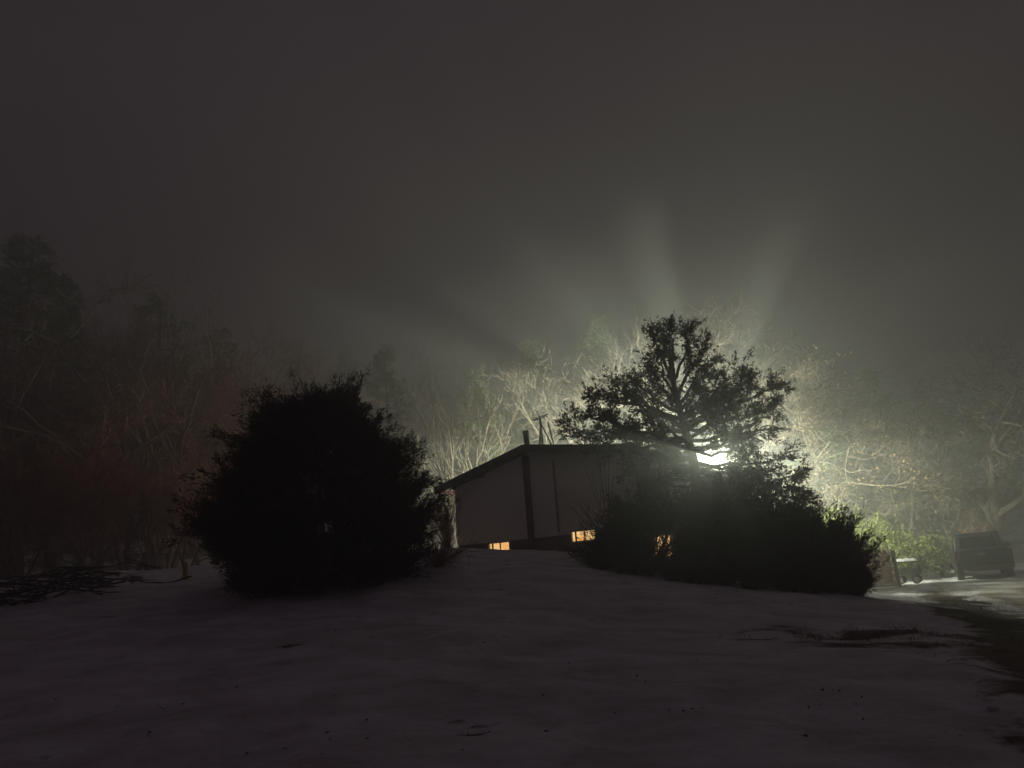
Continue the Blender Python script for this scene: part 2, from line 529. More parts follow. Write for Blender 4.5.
# eave gutter piece and a small vent under the rake
s3, z3 = wall_pt(480, 476)
w = MB(); w.box((s3, -.03, z3), (.30, .06, .12)); bevel(w.build('gable_vent', M['dark_trim'], HB), .01)


def window(x0, x1, y0, y1, label, tall=False, lit=True):
    (sa, za), (sb, zb) = wall_pt(x0, (y0 + y1) / 2), wall_pt(x1, (y0 + y1) / 2)
    sc_ = (sa + sb) / 2
    zt_ = wall_pt((x0 + x1) / 2, y0)[1]; zb_ = wall_pt((x0 + x1) / 2, y1)[1]
    W, H, zc = abs(sb - sa), zt_ - zb_, (zt_ + zb_) / 2
    fr = MB(); ft = .045
    for sx in (-1, 1): fr.box((sc_ + sx * (W / 2 + ft / 2), -.04, zc), (ft, .1, H + 2 * ft))
    for sz in (-1, 1): fr.box((sc_, -.038, zc + sz * (H / 2 + ft / 2)), (W - .002, .09, ft))
    wo = fr.build('window', M['frame_white'] if lit else M['dark_trim'], HB)
    wo['label'] = label
    p = MB(); p.box((sc_, -.0, zc), (W, .02, H)); p.build('pane', M['lit_pane'] if lit else M['dark_glass'], wo)
    bars = [((sc_ + W * .02, -.025, zc), (.03, .03, H)), ((sc_ - W * .36, -.025, zc), (.045, .03, H))]
    if tall: bars.append(((sc_, -.029, zc), (W, .03, .03)))
    for c_, z_ in bars:
        mu = MB(); mu.box(c_, z_); mu.build('muntin', M['dark_trim'], wo)


window(490.5, 510.5, 543, 551, 'small lit basement window left of the dark trim board')
window(573, 596.5, 531, 540.5, 'lit basement window right of the dark trim board')
window(655, 672, 536, 556, 'lit basement window seen through the shrub branches', True)
window(640, 661, 478, 500, 'dark upper window under the low end of the roof', True, lit=False)

# stack pipe on the roof
hm = HB.location.copy()


def to_house(p):
    q = Vector(p) - ORG
    return Vector((q.dot(E), q.dot(N_IN), q.z))


s4, z4 = wall_pt(520, 447)
yy = 0.5
zt = wall_pt(517.5, 430)[1]
w = MB(); w.tube([(s4, yy, roof_z(s4) - .05), (s4 - .05, yy, zt + .03)], .10, 12)
w.build('vent_pipe', M['dark_trim'], HB)

# antenna on the ridge
s5, z5 = wall_pt(543, 445, -.9)
ya = .9
base = ORG + E * s5 + N_IN * ya; base.z = roof_z(s5)
an = thing('roof_antenna', 'thin tripod television antenna standing on the roof beside the vent pipe', 'antenna', base, math.atan2(E.y, E.x))
H = 1.1
w = MB(); w.tube([(0, 0, -.02), (-.03, 0, H)], .034, 6); w.build('mast', M['dark_trim'], an)
for k, (ax, ay) in enumerate(((-.22, .1), (.32, .12), (.05, -.25))):
    w = MB(); w.tube([(ax, ay, -.02 + ax * -.1), (-.02, 0, H * .8)], .024, 5); w.build('leg', M['dark_trim'], an)
w = MB(); w.tube([(-.28, .0, H * .88), (.25, .05, H * 1.02)], .024, 5)
for q in (-.22, -.1, .03, .16): w.tube([(q, -.22, H * (.95 + .13 * q)), (q, .22, H * (.95 + .13 * q))], .014, 4)
w.build('elements', M['dark_trim'], an)
w = MB(); w.tube([(.36, .1, 0), (.20, .1, H * .78)], .024, 5); w.build('guy_rod', M['dark_trim'], an)

# porch lamp on the hidden left wall
pl = ORG + E * (sL - .10) + N_IN * 2.4; pl.z = 4.05
ph = thing('porch_lamp', 'small wall lamp glowing round the left corner of the house', 'lamp', pl, math.atan2(E.y, E.x))
w = MB(); w.box((.06, 0, 0), (.06, .12, .2)); w.build('bracket', M['dark_trim'], ph)
w = MB(); w.tube([(0, 0, -.08), (0, 0, -.02), (0, 0, .05), (0, 0, .09)], [.03, .045, .045, .02], 10); w.build('bulb', M['porch_glow'], ph)
ld = bpy.data.lights.new('porch_light', 'POINT'); ld.energy = 260; ld.color = (1.0, .72, .58); ld.shadow_soft_size = .05
lo = bpy.data.objects.new('porch_light', ld); COL.objects.link(lo); lo.location = pl - E * .12


# ------------------------------------------------------------------ yard lamp behind the tree
LY = 30.5
LP = at(716, 461, LY)
lb = Vector((LP.x + .12, LP.y, gn(LP.x, LP.y) - .05))
yl = thing('yard_lamp', 'blazing yard floodlight on a pole behind the cedar tree', 'lamp', lb)
hz = LP.z - lb.z
w = MB(); w.tube([(0.25, .3, 0), (.25, .3, hz * .5), (.25, .3, hz + .25)], [.07, .06, .045], 10); w.build('pole', M['galv'], yl)
w = MB(); w.tube([(.25, .3, hz + .2), (.1, .15, hz + .3), (-.12, .06, hz + .22)], .03, 8); w.build('arm', M['galv'], yl)
w = MB(); w.tube([(-.12, 0, hz + .24), (-.12, 0, hz + .2), (-.12, 0, hz + .12)], [.05, .18, .24], 14); w.build('lamp_hood', M['galv'], yl)
w = MB(); w.tube([(-.12, 0, hz - .24), (-.12, 0, hz - .17), (-.12, 0, hz + .03), (-.12, 0, hz + .115)], [.10, .22, .27, .20], 14); w.build('bulb', M['lamp_glow'], yl, smooth=True)
ld = bpy.data.lights.new('yard_light', 'POINT'); ld.energy = 3300; ld.color = (.93, 1.0, .76); ld.shadow_soft_size = .03
lo = bpy.data.objects.new('yard_light', ld); COL.objects.link(lo); lo.location = LP - Vector((0, .36, 0))
ld = bpy.data.lights.new('yard_flood_light', 'SPOT'); ld.energy = 60000; ld.color = (.93, 1.0, .76); ld.shadow_soft_size = .03
ld.spot_size = R(176); ld.spot_blend = 1.0
lo = bpy.data.objects.new('yard_flood_light', ld); COL.objects.link(lo); lo.location = LP + Vector((0, .36, 0))
lo.rotation_euler = Vector((.05, 1, -.10)).to_track_quat('-Z', 'Y').to_euler()

# ------------------------------------------------------------------ evergreen foliage
def bez(a, b_, c, n):
    return [a * (1 - t) ** 2 + b_ * 2 * t * (1 - t) + c * t * t for t in [i / (n - 1) for i in range(n)]]


def rvec(s=1.0):
    return Vector((random.gauss(0, s), random.gauss(0, s), random.gauss(0, s)))


def proj(p):
    q = p - CAM
    w_ = q.dot(f_)
    return 512 + FPX * q.dot(cr) / w_, 384 - FPX * q.dot(cu) / w_


CLEAR = None   # (origin of the tree being built): an opening is kept in its foliage where the lamp stands behind


def plume(mb, p, d, L, n, bl=.09, bw=.03, spread=.55):
    if CLEAR is not None:
        qx, qy = proj(Vector(p) + Vector(d).normalized() * L * .5 + CLEAR)
        if math.hypot(qx - 716, (qy - 461)) < 8 + random.random() * 6: return
    """a feathery spray: blades set along a short curved shoot"""
    d = Vector(d).normalized()
    t = rng.random(n) ** .8
    base = np.array(p)[None] + np.array(d)[None] * (t * L)[:, None] + rng.normal(size=(n, 3)) * (.035 * L + .012)
    dd = np.array(d)[None] + rng.normal(size=(n, 3)) * spread
    mb.blades(base, dd, bl * (1.15 - .5 * t) * rng.uniform(.7, 1.3, n), bw * rng.uniform(.7, 1.3, n))


def limb(wd, fo, a, c, r, bow=.15, twigs=22, tl=.55, dens=1.0, t0=.2, n_pl=5, sc_=1.0):
    a, c = Vector(a), Vector(c)
    L = (c - a).length
    mid = (a + c) / 2 + rvec(L * .11) - Vector((0, 0, L * bow))
    pts = bez(a, mid, c, 9)
    for i in range(1, 8): pts[i] += rvec(L * .018)
    wd.tube(pts, [r * (1 - .85 * i / 8) + .004 for i in range(9)], 6)
    ax = (c - a).normalized()
    for k in range(int(twigs * dens * .9)):
        t = t0 + (1 - t0) * random.random() ** .75
        i = min(7, int(t * 8)); p = pts[i].lerp(pts[i + 1], t * 8 - i)
        d = (ax * .7 + rvec(.55) + Vector((0, 0, .18))).normalized()
        l = tl * (1.15 - .6 * t) * random.uniform(.35, 1.5)
        q = p + d * l
        q2 = p.lerp(q, .5) + rvec(l * .1)
        wd.tube([p, q2, q], [r * .22 * (1 - .5 * t) + .003, r * .12 + .002, .002], 4, False)
        for j in range(n_pl):
            s = .25 + .75 * j / (n_pl - 1)
            plume(fo, p.lerp(q2, s * 2) if s < .5 else q2.lerp(q, s * 2 - 1), d + rvec(.45), random.uniform(.16, .30) * sc_, 15, .09 * sc_, .024 * sc_)
    plume(fo, pts[-2], ax + Vector((0, 0, .1)), .4 * sc_, 22, .09 * sc_, .03 * sc_)


# the cedar in front of the lamp: limbs measured from its outline
TY = 18.3
SEED = 4
SC = TY / 16.5
tb = at(704, 588, TY)
tb.z = gn(tb.x, tb.y) - .05
cedar = thing('cedar_tree', 'gnarled spreading cedar standing black against the glaring yard lamp', 'tree', tb)
random.seed(SEED)
wd, fo = MB(), MB()


def lc(px, py, dep=0.0):
    return at(px, py, TY + dep * SC) - tb


trunk_px = [(703, 560, 0), (699, 520, 0), (697, 490, 0.05), (694, 463, 0.05), (687, 437, .1), (680, 412, .1), (674, 385, .1), (672, 358, .05), (673, 338, 0)]
tpts = [Vector((0, 0, 0))] + [lc(*q) for q in trunk_px]
tr = MB(); tr.tube(tpts, [q * SC for q in (.17, .15, .13, .12, .105, .09, .075, .06, .04, .02)], 10)


def trunk_at(py):
    k = 0
    for i, q in enumerate(trunk_px):
        if q[1] >= py: k = i
    a = trunk_px[k]; b_ = trunk_px[min(k + 1, len(trunk_px) - 1)]
    t = 0 if a[1] == b_[1] else (a[1] - py) / (a[1] - b_[1])
    return lc(a[0] + (b_[0] - a[0]) * t, py, .1)


CLEAR = tb
limbs = [(731, 438, .3, 452, 14), (747, 472, .4, 478, 16), (734, 490, -.5, 492, 16), (706, 484, .6, 486, 12), (672, 448, .5, 462, 12), (808, 500, -.3, 492, 22), (816, 514, .4, 505, 22), (772, 500, .7, 492, 20), (688, 498, -.9, 490, 14), (648, 468, .5, 474, 18), (628, 474, -.3, 480, 18), (790, 520, -.7, 508, 20), (758, 455, .9, 470, 16), (745, 388, .5, 415, 16), (728, 405, -.6, 425, 14), (600, 428, .7, 440, 20),  # tip x, tip y, depth of the tip, y of its root on the trunk, twigs
    (669, 330, 0, 372, 16), (690, 333, .1, 380, 18), (654, 338, .3, 385, 18), (703, 348, -.4, 395, 20), (661, 352, -.4, 395, 18),
    (716, 361, .5, 405, 18), (738, 370, -.3, 415, 22), (759, 372, .3, 420, 22), (780, 388, -.2, 425, 24), (772, 404, .6, 428, 20),
    (776, 428, -.5, 440, 22), (757, 412, .2, 440, 18), (655, 374, .6, 402, 18), (634, 380, -.4, 412, 22), (615, 384, .3, 420, 24), (596, 399, -.3, 428, 26),
    (580, 411, .3, 432, 26), (567, 425, -.1, 440, 26), (584, 437, .5, 446, 22), (606, 418, -.6, 436, 20), (622, 434, .1, 450, 18), (632, 402, .5, 430, 20),
    (650, 420, -.8, 445, 14), (786, 452, .2, 462, 20), (797, 474, -.4, 470, 24), (804, 496, .3, 480, 24), (782, 486, .8, 482, 20),
    (764, 470, -.9, 470, 16), (748, 500, -.5, 492, 22), (730, 520, -1.1, 505, 20), (668, 462, .8, 470, 12), (655, 480, -.6, 484, 20),
    (640, 500, .3, 500, 22), (665, 510, -1.0, 505, 20), (700, 395, 1.3, 425, 14), (716, 402, -1.3, 430, 14), (668, 395, 1.4, 430, 12),
    (690, 520, -1.4, 500, 20), (775, 515, .1, 505, 24), (620, 515, .2, 515, 18), (735, 395, -.9, 428, 16), (712, 378, .8, 410, 16),
    (752, 442, .6, 450, 14), (740, 478, .5, 482, 18), (724, 492, -.4, 492, 16), (740, 440, -1.2, 448, 9), (742, 426, 1.3, 450, 8), (630, 446, -.9, 455, 10)]
for (tx, ty, dp, ry, tw) in limbs:
    limb(wd, fo, trunk_at(ry), lc(tx, ty, dp), .045 * SC, .07 if ty < 440 else .12, tw, .42 * SC, 1.0, .22, sc_=SC)
tr.build('trunk', M['bark'], cedar, smooth=True)
wd.build('branches', M['bark'], cedar)
fo.build('crown', M['juniper'], cedar)
CLEAR = None
print('cedar faces', len(fo.f), len(wd.f))


# tree form added round the lamp, boughs placed to break the light into shafts
random.seed(17)
y0 = Vector((LP.x - .45, LP.y + .75, 0)); y0.z = gn(y0.x, y0.y) - .1
yc = thing('added_shaft_boughs', 'dark boughs added round the yard lamp to split its light into shafts', 'tree', y0)
Lr = LP - y0
tr, wd, fo = MB(), MB(), MB()
tp_ = [Vector((0, 0, 0)), Vector((-.05, .05, Lr.z * .3)), Vector((.03, 0, Lr.z * .55)), Vector((.1, -.1, Lr.z * .74))]
tr.tube(tp_, [.10, .085, .07, .05], 8)
for adeg, rad_, dy, cl in ((22, 1.2, -.1, .15), (47, 1.0, -.3, .10), (73, 1.25, -.1, .13), (103, 1.1, -.2, .085), (128, 1.3, 0, .15), (157, 1.1, -.2, .09),
                           (200, 1.5, -.5, .12), (246, 1.2, -.8, .10), (306, 1.3, -.7, .11), (335, 1.4, -.3, .08)):
    a_ = R(adeg); rad_ *= .85; cl *= 1.45
    tip = Lr + Vector((math.cos(a_) * rad_, dy, math.sin(a_) * rad_))
    rt = tp_[2].lerp(tp_[3], random.random())
    side_ = 1 if math.cos(a_) > 0 else -1
    mid = Lr + Vector((side_ * .75, .35, -.55)) if math.sin(a_) > -.2 else (rt + tip) / 2
    pts = bez(rt, mid, tip, 8)
    wd.tube(pts, [.028 - .003 * q for q in range(8)], 5)
    ext = Vector((math.cos(a_) * 1.3, 2.4, math.sin(a_) * 1.3)) if math.sin(a_) > -.1 else Vector((0, .5, 0))
    wd.tube([tip - ext * .1, tip + ext], [.02, .004], 4, False)
    for q in range(int(1500 * cl)):
        t_ = random.random()
        off = rvec(cl * .42 * (1 + t_ * .6))
        plume(fo, tip + ext * (t_ * 1.05 - .1) + off * .8, off.normalized() + rvec(.5), cl * 1.4, 12, .15, .055)
    for q in range(3):
        p = pts[random.randint(4, 6)]; wd.tube([p, tip + rvec(cl * .8)], [.010, .003], 4, False)
tr.build('trunk', M['bark'], yc, smooth=True); wd.build('branches', M['bark'], yc); fo.build('crown', M['juniper'], yc)


def bush(name, label, cat, base_px, Yc, prof, depth=1.0, plumes=1800, bl=.12, bw=.035, mat=None, skirts=None, seed=1, up=.5, gap=None, shr=.2, lumpy=.27, inner=.55, wood_n=26, group=None):
    """prof: (py, left px, right px) rows of the bush's outline; the same widths are kept round it"""
    random.seed(seed)
    b0 = at(base_px[0], base_px[1], Yc); b0.z = gn(b0.x, b0.y) - .05
    T = thing(name, label, cat, b0, 0, group)
    rows = []
    for (py, xl, xr) in prof:
        L_, R_ = at(xl, py, Yc) - b0, at(xr, py, Yc) - b0
        rows.append(((L_.z + R_.z) / 2 * .93, L_.x + shr, R_.x - shr))
    rows.sort()
    zs = [r[0] for r in rows]

    def row(z):
        return (np.interp(z, zs, [r[1] for r in rows]), np.interp(z, zs, [r[2] for r in rows]))
    fo, wd = MB(), MB()
    k = 0
    z0, z1 = max(.0, zs[0]), zs[-1]
    while k < plumes:
        z = random.uniform(z0, z1)
        l, r = row(z)
        rad = (r - l) / 2; cx = (l + r) / 2
        if random.random() * 3.2 > rad + .5: continue
        a = random.uniform(0, 2 * math.pi)
        lump = 1 + lumpy * noise.noise(Vector((math.cos(a) * 1.7 + seed, math.sin(a) * 1.7, z * 1.3))) + .05 * random.gauss(0, 1)
        rr = rad * lump * (random.uniform(inner, 1.0) ** .5)
        gapv = noise.noise(Vector((math.cos(a) * 3.1, math.sin(a) * 3.1 + seed, z * 2.6)))
        if gapv < -.22 and rr > rad * .6: continue
        p = Vector((cx + math.cos(a) * rr, math.sin(a) * rr * depth, z))
        gz = gn(b0.x + p.x, b0.y + p.y) - b0.z
        if p.z < gz + .04: p.z = gz + .04 + random.random() * .1
        d = Vector((math.cos(a), math.sin(a) * depth, up + .5 * (z - z0) / (z1 - z0 + .01))) + rvec(.28)
        k += 1
        if gap and random.random() < .985:
            q = b0 + p - CAM
            w_ = q.dot(f_)
            qx, qy = 512 + FPX * q.dot(cr) / w_, 384 - FPX * q.dot(cu) / w_
            if gap[0] < qx < gap[1] and gap[2] < qy < gap[3]: continue
        if random.random() < .22 and rr > rad * .8:
            plume(fo, p - d.normalized() * .1, d + rvec(.2), random.uniform(.5, .85), 80, bl * 1.15, bw * .55, .42)
        else:
            plume(fo, p - d.normalized() * .2, d, random.uniform(.25, .5), 56, bl * 1.15, bw * .55, .5)
    for i in range(wood_n):
        a = 2 * math.pi * i / wood_n + random.uniform(-.2, .2)
        z = random.uniform(.35, .95) * z1
        l, r = row(z); rad = (r - l) / 2 * .93
        tip = Vector(((l + r) / 2 + math.cos(a) * rad, math.sin(a) * rad * depth, z))
        s = Vector((random.uniform(-.015, .015), random.uniform(-.015, .015), 0))
        pts = bez(s, Vector((tip.x * .75, tip.y * .75, tip.z * .3)), tip, 7)
        wd.tube(pts, [.05 - .006 * q for q in range(7)], 5)
        for q in range(5):
            p = pts[random.randint(2, 5)]
            e_ = p + (tip.normalized() + rvec(.6)) * random.uniform(.3, .6)
            wd.tube([p, p.lerp(e_, .5) + rvec(.04), e_], [.012, .008, .003], 4, False)
    wd.build('branches', M['bark'], T)
    fo.build('foliage', mat or M['juniper'], T)
    return T


# the big round evergreen on the left
bush('round_evergreen', 'large rounded black evergreen alone on the snow left of the house', 'shrub', (330, 593), 13.5,
     [(386, 310, 346), (396, 276, 364), (412, 252, 372), (430, 244, 394), (455, 222, 412), (485, 210, 428), (515, 198, 434), (545, 206, 436), (570, 212, 428), (588, 224, 418), (594, 262, 400)],
     1.0, 3000, .12, .03, M['juniper'], seed=3, up=.45, inner=.35, wood_n=30)
# evergreen shrubs in front of the house and along the drive
bush('spreading_juniper', 'dark juniper against the house wall with a lit window behind its branches', 'shrub', (640, 583), 16.6,
     [(505, 630, 665), (520, 608, 680), (540, 594, 690), (560, 588, 695), (578, 592, 700)], .7, 800, .11, .03, M['juniper'], seed=5, lumpy=.5, up=.7, inner=.5, wood_n=14, gap=(646, 681, 527, 566))
bush('spreading_juniper', 'dark juniper spreading round the foot of the cedar', 'shrub', (725, 590), 15.2,
     [(482, 712, 730), (502, 696, 758), (545, 668, 785), (570, 662, 792), (590, 672, 785)], .6, 1000, .11, .03, M['juniper'], gap=(646, 681, 527, 566), seed=8, lumpy=.55, up=.7, inner=.4, wood_n=16)
bush('spreading_juniper', 'dark juniper with a ragged top right of the cedar', 'shrub', (795, 594), 15.6,
     [(508, 785, 800), (522, 762, 828), (545, 748, 850), (570, 745, 858), (592, 752, 850)], .7, 1000, .11, .03, M['juniper'], seed=9, lumpy=.55, up=.8, inner=.4, wood_n=16)
bush('spreading_juniper', 'low dark juniper at the right end of the shrub row', 'shrub', (845, 596), 16.2,
     [(528, 828, 840), (545, 812, 862), (562, 802, 874), (580, 800, 880), (594, 806, 876)], .8, 900, .11, .03, M['juniper_brown'], seed=12, lumpy=.5, up=.8, inner=.4, wood_n=12)


# ------------------------------------------------------------------ leafless trees
def bare_tree(seed, H=14, spread=.55, levels=4, r0=.2, trunk_frac=.35, up=.25, nchild=(3, 5), twig=True, lean=(0, 0), multi=1, twn=3):
    random.seed(seed)
    T_, C_ = MB(), MB()
    tb_, td_ = [], []

    def grow(p, d, L, r, lv):
        n = 5
        pts = [p.copy()]; dd = d.copy()
        for i in range(n):
            dd = (dd + rvec(.10 + .03 * lv) + Vector((0, 0, up * .12))).normalized()
            pts.append(pts[-1] + dd * L / n)
        (T_ if lv == 0 else C_).tube(pts, [r * (1 - .62 * i / n) for i in range(n + 1)], 7 if lv < 2 else (4 if lv == 2 else 3), lv < 2)
        if lv == levels:
            for i in range(twn):
                q = pts[random.randint(1, n)]
                tb_.append(tuple(q)); td_.append(tuple((dd + rvec(.5) + Vector((0, 0, .1)))))
            return
        for k in range(random.randint(*nchild) + (2 if lv == 0 else 0)):
            t = random.uniform(trunk_frac if lv == 0 else .25, 1.0)
            i = min(n - 1, int(t * n)); q = pts[i].lerp(pts[i + 1], t * n - i)
            ax = dd.orthogonal().normalized()
            ax.rotate(Matrix.Rotation(random.uniform(0, 6.283), 3, dd))
            nd = (dd * (1 - spread * .5) + ax * spread * random.uniform(.7, 1.4)).normalized()
            grow(q, nd, L * random.uniform(.5, .72) * (1.15 - .4 * t if lv == 0 else 1), r * .62 * (1.15 - t * .5), lv + 1)
    for k in range(multi):
        a = 6.283 * k / max(1, multi) + random.random()
        d0_ = Vector((lean[0] + (.28 * math.cos(a) if multi > 1 else 0), lean[1] + (.28 * math.sin(a) if multi > 1 else 0), 1)).normalized()
        grow(Vector((.1 * math.cos(a), .1 * math.sin(a), -.2)) if multi > 1 else Vector((0, 0, -.2)), d0_, H * .55, r0 * (1 if multi == 1 else .7), 0)
    N = len(tb_)
    if twig and N:
        C_.blades(np.array(tb_), np.array(td_), rng.uniform(.5, 1.1, N) * H / 14, .022)
        C_.blades(np.array(tb_), np.array(td_) + rng.normal(size=(N, 3)) * .5, rng.uniform(.3, .8, N) * H / 14, .018)
    return T_, C_, (np.array(tb_), np.array(td_))


def make_bare(name, seed, bark, twigm, leaf=None, leafn=0, **kw):
    T_, C_, (tb_, td_) = bare_tree(seed, **kw)
    t = thing(name, None, None)
    T_.build('trunk', bark, t, smooth=True)
    C_.build('crown', twigm, t)
    if leaf is not None and leafn:
        idx = rng.integers(0, len(tb_), leafn)
        f = MB(); f.blades(tb_[idx] + rng.normal(size=(leafn, 3)) * .25, rng.normal(size=(leafn, 3)), rng.uniform(.07, .14, leafn), .07)
        f.build('dead_leaves', leaf, t)
    return t


def make_pine(seed, H=12, W=2.6, mat=None, layers=26, z0=.15, irregular=.35):
    random.seed(seed)
    T_, F_, B_ = MB(), MB(), MB()
    T_.tube([(0, 0, -.2), (.05, 0, H * .5), (0, .05, H)], [.17, .1, .02], 8)
    for k in range(layers):
        f = k / (layers - 1); z = H * (z0 + (1 - z0) * f)
        rr = W * (1 - f) ** .75 * (1 + irregular * random.uniform(-1, 1)) + .15
        for j in range(random.randint(5, 7)):
            a = random.uniform(0, 6.283)
            L = rr * random.uniform(.6, 1.1)
            tip = Vector((math.cos(a) * L, math.sin(a) * L, z + L * random.uniform(-.15, .3)))
            pts = bez(Vector((0, 0, z)), Vector((tip.x * .5, tip.y * .5, z - .1 * L)), tip, 5)
            B_.tube(pts, [.03, .025, .02, .012, .005], 3, False)
            for q in range(int(5 + L * 5)):
                t = random.uniform(.25, 1); i = min(3, int(t * 4)); p = pts[i].lerp(pts[i + 1], t * 4 - i)
                plume(F_, p, Vector((math.cos(a), math.sin(a), .35)) + rvec(.5), .4, 10, .26, .035, .6)
    t = thing('pine_tree', None, None)
    T_.build('trunk', M['bark'], t); B_.build('branches', M['bark'], t); F_.build('crown', mat or M['pine_leaf'], t)
    return t


protos = {
    'pale': make_bare('bare_tree', 21, M['pale_bark'], M['pale_bark'], H=14, spread=.5, levels=4, r0=.2, up=.6),
    'pale2': make_bare('bare_tree', 34, M['pale_bark'], M['grey_twig'], H=14, spread=.62, levels=4, r0=.2, up=.3, trunk_frac=.25),
    'fan': make_bare('bare_tree', 45, M['pale_bark'], M['pale_bark'], H=13, spread=.34, levels=3, r0=.16, up=.5, multi=5, trunk_frac=.3, nchild=(2, 4)),
    'red': make_bare('bare_tree', 52, M['bark'], M['red_twig'], H=12, spread=.6, levels=4, r0=.16, up=.4, multi=3, trunk_frac=.12, nchild=(3, 5), twn=4),
    'brown': make_bare('bare_tree', 63, M['bark'], M['grey_twig'], M['tan_leaf'], 2500, H=13, spread=.75, levels=4, r0=.2, up=.1, trunk_frac=.2),
    'big': make_bare('bare_tree', 77, M['bark'], M['grey_twig'], M['tan_leaf'], 600, H=17, spread=.85, levels=4, r0=.34, up=0.05, trunk_frac=.22, twn=4),
    'pine': make_pine(81, 12, 2.6),
    'pine2': make_pine(92, 12, 3.4, layers=20, z0=.1, irregular=.5),
}
used = set()
PROTO_H = dict(pale=13.5, pale2=13, fan=12, red=11, brown=12, big=15, pine=12, pine2=12)


def tree(kind, px, Y, top_py, label, rz=None, group=None, name=None, sx=1.0):
    random.seed(int(px * 13 + Y))
    src = protos[kind]
    if kind in used:
        o = copy_tree(src)
    else:
        o = src; used.add(kind)
    g_ = at(px, 565, Y)
    x, y = g_.x, Y
    z = gn(x, y)
    topz = at(px, top_py, Y).z
    s = (topz - z) / PROTO_H[kind]
    o.location = (x, y, z - .05)
    o.scale = (s * sx, s * sx, s)
    o.rotation_euler = (0, 0, random.uniform(0, 6.28) if rz is None else rz)
    tag(o, label, 'tree', group)
    return o


GW = 'bare trees standing in the fog behind the house'
GL = 'dim trees of the left woods'
GR = 'trees of the right woods'
# behind the house, from left to right
tree('pale', 262, 50, 352, 'faint leafless tree above the left shoulder of the round evergreen', group=GW)
tree('pale2', 318, 56, 330, 'faint leafless tree rising above the top of the round evergreen', group=GW)
tree('pine', 392, 42, 350, 'pale green pine in the fog between the round evergreen and the house', group='pines behind the house')
tree('pine2', 352, 52, 356, 'dim foggy pine just above the right shoulder of the round evergreen', group='pines behind the house')
tree('fan', 462, 41, 366, 'pale tree with fanned bare stems rising over the left roof slope', rz=.4, group=GW)
tree('pine', 488, 47, 372, 'hazy pine directly behind the vent pipe on the roof', group='pines behind the house', sx=1.2)
tree('pale2', 430, 58, 330, 'dim leafless tree far behind the fanned bare stems', group=GW)
tree('brown', 512, 54, 340, 'leafless tree with tan dead leaves high behind the roof vent', group=GW)
tree('pale', 590, 43, 312, 'brightly lit bare tree left of the cedar top with forked white limbs', rz=1.9, group=GW)
tree('pale', 655, 45, 290, 'tall lit bare tree rising directly behind the top of the cedar', rz=4.2, group=GW)
tree('pine', 548, 50, 345, 'slim hazy pine in the fog behind the roof antenna', group='pines behind the house')
tree('pine2', 622, 50, 320, 'hazy pine between the two brightly lit bare trees', group='pines behind the house')
tree('pale2', 712, 48, 300, 'hazy leafless tree right of the cedar top', group=GW)
tree('pine2', 545, 60, 372, 'faint broad pine far behind the flat part of the roof', group='pines behind the house')
# right woods
tree('pale2', 770, 50, 318, 'hazy leafless tree in the glow above the right side of the cedar', group=GR)
tree('brown', 822, 44, 330, 'broad leafless tree in the glow above the ragged shrub', group=GR)
tree('pine2', 845, 43, 405, 'glowing green pine behind the right end of the shrub row', group=GR, sx=1.3)
tree('brown', 880, 42, 345, 'leafless tree with dead leaves above the woodpile', group=GR)
tree('pale2', 905, 42, 400, 'lit leafless tree between the woodpile and the truck', rz=2.0, group=GR)
tree('brown', 940, 46, 340, 'tall tree with tan dead leaves left of the truck', group=GR)
tree('big', 1003, 42, 330, 'great dark leafless tree with long level limbs behind the truck', rz=2.7, group=GR)
tree('brown', 965, 43, 440, 'low twiggy tree over the cab of the truck', group=GR)
tree('brown', 1045, 45, 300, 'dark leafless tree at the right edge of the picture', group=GR)
tree('pine', 800, 55, 345, 'faint pine deep in the glow right of the cedar', group=GR)
tree('pine2', 1000, 52, 380, 'dim pine behind the great dark leafless tree', group=GR)
tree('pine', 905, 56, 370, 'dim pine deep in the fog above the garden cart', group=GR)
# left woods
tree('pine2', 150, 33, 300, 'broad dim evergreen in the middle of the left woods', group=GL, sx=1.3)
tree('pine2', 215, 36, 335, 'soft dim evergreen at the right end of the left woods', group=GL, sx=1.2)
tree('pine', 5, 30, 250, 'tallest dark evergreen at the left edge of the picture', group=GL, sx=1.5)
tree('big', 18, 27, 262, 'dark leafless tree with crooked limbs at the left edge of the picture', rz=1.0, group=GL)
tree('red', 70, 28, 330, 'reddish many stemmed tree second from the left edge', group=GL)
tree('red', 128, 30, 300, 'reddish brown tree with a feathery crown in the left woods', group=GL)
tree('fan', 165, 30, 288, 'feathery topped bare tree, highest in the middle of the left woods', group=GL)
tree('red', 205, 31, 330, 'reddish twiggy tree at the right end of the left woods', group=GL)
tree('pine2', 100, 35, 340, 'dark pine behind the reddish trees of the left woods', group=GL)
tree('pine', 48, 33, 290, 'dark narrow pine behind the left edge trees', group=GL)
tree('fan', 150, 27, 430, 'pale slim stems low in front of the left woods', group=GL)
tree('pine2', -15, 30, 280, 'dark broad pine cut by the left edge of the picture', group=GL)
tree('red', 20, 24, 420, 'low reddish thicket tree in the lower left woods', group=GL)
tree('red', 95, 25, 450, 'low reddish thicket tree in front of the left woods', group=GL)
tree('red', 185, 27, 440, 'low reddish thicket tree just left of the round evergreen', group=GL)
tree('brown', 240, 34, 370, 'brownish tree peeping over the left side of the round evergreen', group=GL)


